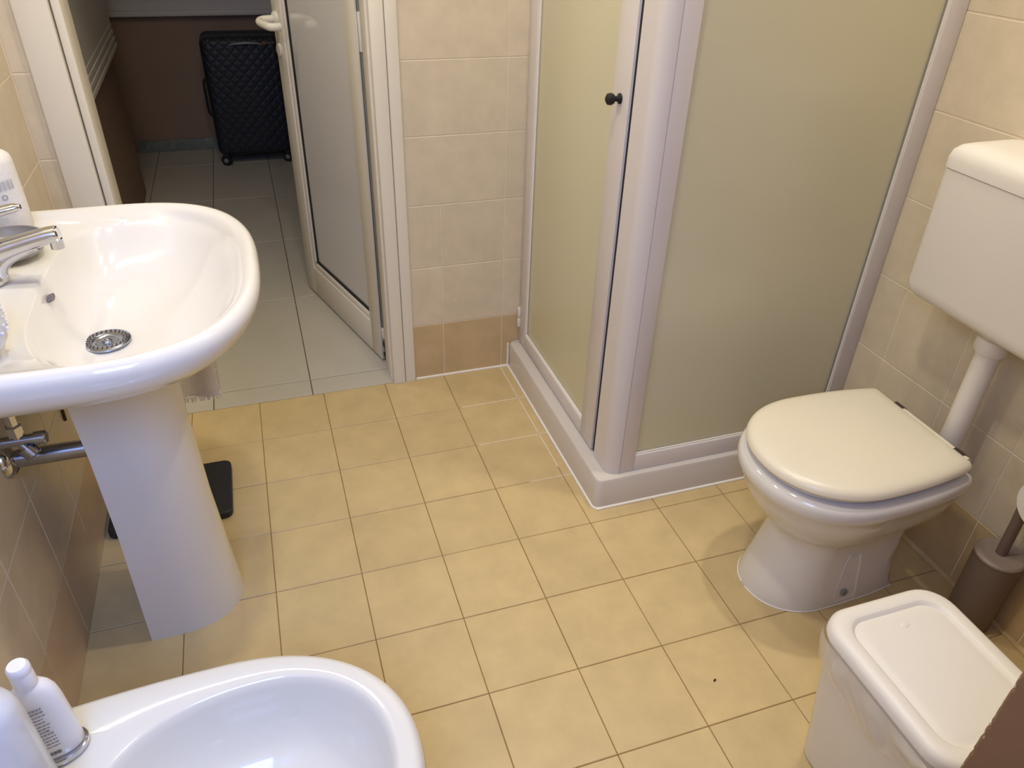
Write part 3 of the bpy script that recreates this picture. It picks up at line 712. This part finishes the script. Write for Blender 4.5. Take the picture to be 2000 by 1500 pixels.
# ------------------------------------------------------------------ toilet
TY = -1.107
wc = thing('toilet', 'white floor-standing toilet with closed cream lid', 'toilet', (1.2, TY, 0))
def wc_out(z, xf, w, clip, g=0.0, xb=1.60, xm=1.205, N=96, nf=2.1):
    return egg(z, xf-g, xb, w+g, TY, xm, nf, 2.3, clip=clip, N=N)
bm = bmesh.new()
R = [wc_out(0.0, 1.072, 0.112, 1.415), wc_out(0.008, 1.072, 0.112, 1.415), wc_out(0.04, 1.084, 0.106, 1.405), wc_out(0.10, 1.107, 0.100, 1.40), wc_out(0.15, 1.126, 0.097, 1.398), wc_out(0.185, 1.128, 0.100, 1.398),
     wc_out(0.205, 1.118, 0.106, 1.400), wc_out(0.218, 1.098, 0.118, 1.403), wc_out(0.235, 1.074, 0.135, 1.410), wc_out(0.258, 1.054, 0.150, 1.418), wc_out(0.285, 1.037, 0.162, 1.428), wc_out(0.310, 1.026, 0.169, 1.436), wc_out(0.330, 1.020, 0.173, 1.441),
     wc_out(0.340, 1.012, 0.179, 1.447), wc_out(0.354, 1.007, 0.184, 1.45), wc_out(0.370, 1.009, 0.183, 1.45), wc_out(0.379, 1.016, 0.177, 1.447), wc_out(0.383, 1.026, 0.167, 1.44)]
R += [wc_out(0.381, 1.060, 0.130, 1.38, xb=1.5), wc_out(0.35, 1.075, 0.115, 1.36, xb=1.5), wc_out(0.28, 1.12, 0.08, 1.30, xb=1.4), wc_out(0.24, 1.16, 0.04, 1.25, xb=1.3)]
loft(bm, R); fin('bowl', bm, M['ceramic'], wc, sharp=60)
# seat
bm = bmesh.new()
so = [wc_out(0.3835, 1.030, 0.158, 1.425), wc_out(0.387, 1.027, 0.161, 1.428), wc_out(0.3915, 1.029, 0.159, 1.426)]
si = [wc_out(0.3915, 1.085, 0.105, 1.37, xb=1.48), wc_out(0.3835, 1.085, 0.105, 1.37, xb=1.48)]
rg = [[bm.verts.new(p) for p in o] for o in so+si]; ring_faces(bm, rg + [rg[0]], True, False, False); fin('seat', bm, M['ceramic'], wc)
# lid
bm = bmesh.new()
loft(bm, [wc_out(0.3935, 1.030, 0.159, 1.422), wc_out(0.396, 1.020, 0.169, 1.429), wc_out(0.404, 1.015, 0.174, 1.433), wc_out(0.412, 1.017, 0.172, 1.432), wc_out(0.419, 1.024, 0.165, 1.428), wc_out(0.4225, 1.036, 0.153, 1.418), wc_out(0.424, 1.06, 0.13, 1.40), wc_out(0.4245, 1.12, 0.07, 1.33)])
fin('lid', bm, M['lid'], wc)
bm = bmesh.new(); tube(bm, [(1.434, TY-0.132, 0.405), (1.434, TY+0.085, 0.405)], 0.0125, 14); fin('hinge_bar', bm, M['lid'], wc)
for sy in (-0.108, 0.070):
    bm = bmesh.new(); lathe(bm, [(0.0138, -0.013), (0.0138, 0.013)], (1.434, TY+sy, 0.4055), (0, 1, 0), 18)
    hh = fin('hinge', bm, M['hinge'], wc); hh['label'] = 'dark hinge slot'
# recess and floor bolt on the near flank
bm = bmesh.new()
def flank(z):   # foot half width at height z
    pts = [(0.0, 0.112), (0.04, 0.106), (0.10, 0.100), (0.15, 0.097), (0.185, 0.100)]
    for (a, wa), (b, wb) in zip(pts[:-1], pts[1:]):
        if a <= z <= b: return wa + (wb-wa)*(z-a)/(b-a)
    return 0.104
out_, in_ = [], []
for z, hw in ((0.012, 0.030), (0.04, 0.029), (0.08, 0.026), (0.12, 0.022), (0.15, 0.014)):
    out_.append((z, hw))
rim_v = []
for z, hw in out_: rim_v.append(Vector((1.268-hw, TY-flank(z)-0.0015, z)))
for z, hw in reversed(out_): rim_v.append(Vector((1.268+hw, TY-flank(z)-0.0015, z)))
c_ = sum(rim_v, Vector())/len(rim_v)
loft(bm, [[v + Vector((0, 0.006, 0)) for v in rim_v], rim_v, [c_ + (v-c_)*0.84 + Vector((0, 0.0025, 0)) for v in rim_v]])
fin('bolt_recess', bm, M['ceramic'], wc, smooth=False)
bm = bmesh.new(); lathe(bm, [(0.0095, 0.0), (0.0095, 0.003), (0.005, 0.0045), (0.0045, 0.002)], (1.262, TY-flank(0.035)-0.001, 0.036), (0, -1, 0.15), 18)
fb = fin('floor_bolt', bm, M['channel'], wc); fb['label'] = 'grey bolt cap'
bm = bmesh.new(); tube(bm, [v + Vector((0, 0, 0.0015)) for v in wc_out(0.0, 1.072, 0.112, 1.416, N=48)] , 0.0022, 6); fin('silicone_joint', bm, M['silicone'], wc)

# cistern
CY = -1.146; CX = 1.420
cis = thing('toilet_cistern', 'white plastic flush cistern hung on the wall above the toilet', 'cistern', (1.49, CY, 0.675))
def yz_rr(x, y0, y1, z0, z1, r, seg=6):
    return [Vector((x, p.x, p.y)) for p in rrect(0, y0, y1, z0, z1, r, seg)]
bm = bmesh.new()
def cis_out(z, g=0.0, r=0.03):
    return rrect(z, CX-g, XR-0.001, CY-0.202-g, CY+0.202+g, r)
loft(bm, [rrect(0.668, CX+0.03, XR-0.001, CY-0.17, CY+0.17, 0.02), rrect(0.672, CX+0.012, XR-0.001, CY-0.188, CY+0.188, 0.02), rrect(0.684, CX+0.003, XR-0.001, CY-0.198, CY+0.198, 0.02), cis_out(0.70, 0, 0.02), cis_out(0.947, 0.002, 0.02)])
fin('tank', bm, M['cistern'], cis)
bm = bmesh.new()
loft(bm, [cis_out(0.9485, 0.004, 0.022), cis_out(0.968, 0.004, 0.022), cis_out(0.982, 0.001, 0.022), cis_out(0.992, -0.008, 0.02), cis_out(0.998, -0.022, 0.018), cis_out(1.000, -0.045, 0.012)])
fin('tank_lid', bm, M['cistern'], cis)
PX, PYY = 1.497, -1.142
bm = bmesh.new(); lathe(bm, [(0.029, 0.668), (0.029, 0.650), (0.033, 0.646), (0.033, 0.618), (0.027, 0.610)], (PX, PYY, 0), (0, 0, 1), 28); fin('pipe_collar', bm, M['cistern'], cis)
bm = bmesh.new(); tube(bm, smooth_path([(PX, PYY, 0.63), (PX, PYY, 0.50), (PX, PYY, 0.40), (PX-0.004, PYY+0.004, 0.345), (PX-0.035, PYY+0.02, 0.320), (1.452, TY, 0.318)], 5), 0.0245, 22); fin('flush_pipe', bm, M['cistern'], cis)

# ------------------------------------------------------------------ bin
bin_ = thing('waste_bin', 'white plastic bin with flat recessed lid in front of the toilet', 'bin', (1.04, -1.625, 0))
bx0, bx1, by0, by1, bz = 0.911, 1.167, -1.757, -1.450, 0.362
def bin_o(z, g, r): return rrect(z, bx0+g, bx1-g, by0+g, by1-g, r, 8)
bm = bmesh.new(); loft(bm, [bin_o(0.0, 0.040, 0.035), bin_o(0.006, 0.034, 0.04), bin_o(0.17, 0.020, 0.045), bin_o(0.335, 0.006, 0.05), bin_o(0.335, 0.010, 0.048), bin_o(0.02, 0.040, 0.04)]); fin('bin_body', bm, M['plastic'], bin_)
bm = bmesh.new()
loft(bm, [bin_o(0.336, 0.004, 0.052), bin_o(0.340, 0.0, 0.055), bin_o(0.352, 0.001, 0.055), bin_o(0.359, 0.006, 0.052), bin_o(bz, 0.012, 0.048), bin_o(bz, 0.029, 0.040), bin_o(bz-0.001, 0.031, 0.038), bin_o(bz-0.0065, 0.036, 0.034), bin_o(bz-0.0065, 0.038, 0.033), bin_o(bz-0.0045, 0.044, 0.030), bin_o(bz-0.004, 0.055, 0.028)])
fin('bin_lid', bm, M['plastic'], bin_)
bm = bmesh.new(); bmesh.ops.create_uvsphere(bm, u_segments=16, v_segments=8, radius=0.010, matrix=Matrix.Translation((1.045, -1.515, bz-0.005)) @ Matrix.Diagonal((1, 0.6, 0.22, 1))); fin('lid_stud', bm, M['plastic'], bin_)
# liner hanging out under the lid
bm = bmesh.new()
path = [p for p in rrect(0, bx0-0.0015, bx1+0.0015, by0-0.0015, by1+0.0015, 0.055, 10)]
# dense walk along back edge, back left corner and left side
left = [Vector((bx0+0.16-0.012*k, by1+0.0015, 0)) for k in range(9)]
for k in range(9):
    a = math.radians(90+90*k/8); left.append(Vector((bx0+0.0535+0.055*math.cos(a), by1-0.0535+0.055*math.sin(a), 0)))
left += [Vector((bx0-0.0015, by1-0.062-0.006*k, 0)) for k in range(38)]
from mathutils import noise as mnoise
grid = []; RW = 12
for i_, p in enumerate(left):
    nrm = Vector((0, 1, 0)) if i_ < 9 else (Vector((-1, 0, 0)) if i_ >= 18 else Vector((math.cos(math.radians(90+90*(i_-9)/8)), math.sin(math.radians(90+90*(i_-9)/8)), 0)))
    if i_ < 9: drop = 0.02 + 0.004*i_
    elif i_ < 18: drop = 0.056
    else:
        k = (i_-18)/37; drop = 0.056 + 0.034*math.sin(min(1, k*1.7)*math.pi/2) if k < 0.55 else 0.086*(1-((k-0.55)/0.45)**1.3)
    drop = max(drop, 0.004) + 0.0025*mnoise.noise(Vector((i_*0.45, 3.1, 0)))
    col_ = []
    for r_ in range(RW+1):
        k = r_/RW; z = 0.337 - drop*k
        fold = mnoise.noise(Vector((i_*0.16, z*25, 0.7)))*0.003 + abs(mnoise.noise(Vector((i_*0.16+z*30, i_*0.05-z*12, 4.2))))*0.006
        out_n = 0.0015 + fold*min(1, k*3)*(0.45 if i_ < 20 else 1.2) + 0.003*math.sin(k*math.pi)*(0.3 if i_ < 20 else 1)
        taper = 0.14*(0.337-z)     # the bin narrows downwards
        q = p + nrm*(out_n - taper*0.6); col_.append(bm.verts.new((q.x, q.y, z)))
    grid.append(col_)
for a, b in zip(grid[:-1], grid[1:]):
    for k in range(RW): bm.faces.new((a[k], b[k], b[k+1], a[k+1]))
tag(fin('bin_liner', bm, M['film']), 'crumpled translucent bag sticking out under the lid of the bin', 'bag')

# ------------------------------------------------------------------ toilet brush, roll
HX, HY = 1.514, -1.342
bh = thing('brush_holder', 'taupe plastic toilet brush holder in the corner behind the bin', 'brush holder', (HX, HY, 0))
bm = bmesh.new(); lathe(bm, [(0.044, 0.0), (0.047, 0.004), (0.048, 0.10), (0.0495, 0.2055), (0.046, 0.2055), (0.043, 0.02), (0.02, 0.01)], (HX, HY, 0), (0, 0, 1), 40); fin('holder', bm, M['taupe_d'], bh)
br = thing('toilet_brush', 'taupe toilet brush standing in its holder', 'toilet brush', (HX, HY, 0.19))
bm = bmesh.new(); lathe(bm, [(0.045, 0.2065), (0.0500, 0.2075), (0.0505, 0.213), (0.047, 0.217), (0.032, 0.216), (0.026, 0.215), (0.010, 0.218)], (HX, HY, 0), (0, 0, 1), 40); fin('cover_disc', bm, M['taupe'], br)
bm = bmesh.new(); tube(bm, [(HX, HY, 0.03), (HX, HY, 0.215), (HX-0.001, HY+0.001, 0.30), (HX-0.001, HY+0.004, 0.375)], [0.010, 0.0115, 0.0115, 0.012], 16); fin('handle', bm, M['taupe_d'], br)
WX, WY, WZ = 1.490, -1.408, 0.425
rh = thing('roll_holder', 'wall arm holding the toilet roll at the right edge', 'roll holder', (XR, WY, WZ))
bm = bmesh.new(); tube(bm, [(XR, WY, WZ), (WX-0.045, WY, WZ)], 0.008, 12); lathe(bm, [(0.022, 0), (0.022, 0.004), (0.01, 0.008)], (XR, WY, WZ), (-1, 0, 0), 20); fin('arm', bm, M['chrome'], rh)
bm = bmesh.new(); lathe(bm, [(0.019, -0.05), (0.052, -0.05), (0.054, -0.047), (0.054, 0.047), (0.052, 0.05), (0.019, 0.05), (0.019, -0.05)], (WX, WY, WZ), (1, 0, 0), 40, False, False)
tag(fin('toilet_roll', bm, M['paper']), 'white toilet roll at the right edge above the brush', 'toilet roll')

# ------------------------------------------------------------------ brown pier near the viewpoint
PX0, PY0 = 0.7215, -1.835
bm = bmesh.new()
zs = [0.0] + [0.5 + 0.006*k for k in range(90)] + [1.2, ZC]
edge = []
for z in zs:
    dx = random.choice((0, 0, 0, 0.0005, 0.0012, 0.0022)) if 0.5 < z < 1.03 else 0
    edge.append(dx)
loft(bm, [[Vector(p) for p in ((PX0, YN, z), (XR, YN, z), (XR, PY0, z), (PX0+0.003+d, PY0, z), (PX0, PY0-0.003-d, z))] for z, d in zip(zs, edge)])
pier = fin('wall_pier', bm, M['brown'], smooth=False); tag(pier, 'brown wall end with a chipped upright edge at the bottom right corner', 'wall', kind='structure')
bm = bmesh.new()
for k in range(22):
    z = random.uniform(0.58, 0.80); q = random.uniform(0.0006, 0.0016)
    bmesh.ops.create_icosphere(bm, subdivisions=1, radius=q, matrix=Matrix.Translation((PX0+0.0012, PY0-random.uniform(0.0015, 0.007), z)) @ Matrix.Diagonal((0.5, 1, 1.8, 1)))
ch = fin('edge_chip', bm, M['chip'], pier, smooth=False); ch['kind'] = 'stuff'; ch['label'] = 'pale chips along the edge'
bm = bmesh.new()
loft(bm, [[Vector((x, p.x, p.y)) for p in rrect(0, -2.05+g, -1.866-g, 0.50+g, 0.672-g, 0.03)] for x, g in ((PX0-0.001, 0.004), (PX0-0.008, 0.0), (PX0-0.022, 0.004), (PX0-0.028, 0.014))])
tag(fin('navy_pouch', bm, M['navy_cloth']), 'dark navy pouch hanging on the brown wall end at the lower right', 'pouch')
bm = bmesh.new(); bmesh.ops.create_icosphere(bm, subdivisions=2, radius=0.0035, matrix=Matrix.Translation((0.8666, -1.3122, 0.001)) @ Matrix.Rotation(0.5, 4, 'Z') @ Matrix.Diagonal((1.3, 0.7, 0.5, 1)))
tag(fin('crumb', bm, M['peg']), 'tiny dark crumb lying on the floor tile left of the bin', 'crumb')

# ------------------------------------------------------------------ suitcase
sx0, sx1, sy0, sy1, sz0, sz1 = -0.092, 0.318, 2.455, 2.70, 0.055, 0.680
suit = thing('suitcase', 'black quilted hard-shell suitcase standing in the dark hall', 'suitcase', ((sx0+sx1)/2, (sy0+sy1)/2, 0))
for nm, y0, y1 in (('front_shell', sy0, (sy0+sy1)/2-0.004), ('back_shell', (sy0+sy1)/2+0.004, sy1)):
    bm = bmesh.new(); box(bm, sx0, sx1, y0, y1, sz0, sz1, 0.045 if False else 0.04, 5); fin(nm, bm, M['navy'], suit)
bm = bmesh.new(); box(bm, sx0+0.006, sx1-0.006, (sy0+sy1)/2-0.05, (sy0+sy1)/2+0.05, sz0+0.006, sz1-0.006, 0.03, 4); fin('zip_band', bm, M['rubber'], suit)
for wx in (sx0+0.035, sx1-0.035):
    for wy in (sy0+0.025, sy1-0.025):
        bm = bmesh.new(); lathe(bm, [(0.027, -0.011), (0.030, -0.007), (0.030, 0.007), (0.027, 0.011)], (wx, wy, 0.030), (0.4, 1, 0), 20)
        wh = fin('wheel', bm, M['rubber'], suit)
        bm = bmesh.new(); lathe(bm, [(0.013, -0.0125), (0.013, 0.0125)], (wx, wy, 0.030), (0.4, 1, 0), 14); fin('hub', bm, M['grey'], wh)
        bm = bmesh.new(); box(bm, wx-0.016, wx+0.016, wy-0.014, wy+0.014, 0.045, 0.075, 0.004); fin('wheel_bracket', bm, M['rubber'], suit)
bm = bmesh.new(); tube(bm, smooth_path([(0.062, 2.450, 0.640), (0.085, 2.434, 0.648), (0.14, 2.428, 0.652), (0.195, 2.434, 0.648), (0.222, 2.450, 0.640)], 5), 0.0055, 10)
hd = fin('carry_handle', bm, M['channel'], suit); hd['label'] = 'pale grey carry handle'
bm = bmesh.new(); bmesh.ops.create_icosphere(bm, subdivisions=2, radius=0.012, matrix=Matrix.Translation((0.236, 2.446, 0.645))); tube(bm, [(0.245, 2.446, 0.645), (0.29, 2.45, 0.647)], 0.004, 8); fin('tag_loop', bm, M['brown'], suit)
bm = bmesh.new(); tube(bm, smooth_path([(sx0+0.004, 2.55, 0.46), (sx0-0.014, 2.55, 0.44), (sx0-0.016, 2.55, 0.36), (sx0-0.014, 2.55, 0.28), (sx0+0.004, 2.55, 0.26)], 4), 0.007, 10); fin('side_grip', bm, M['rubber'], suit)
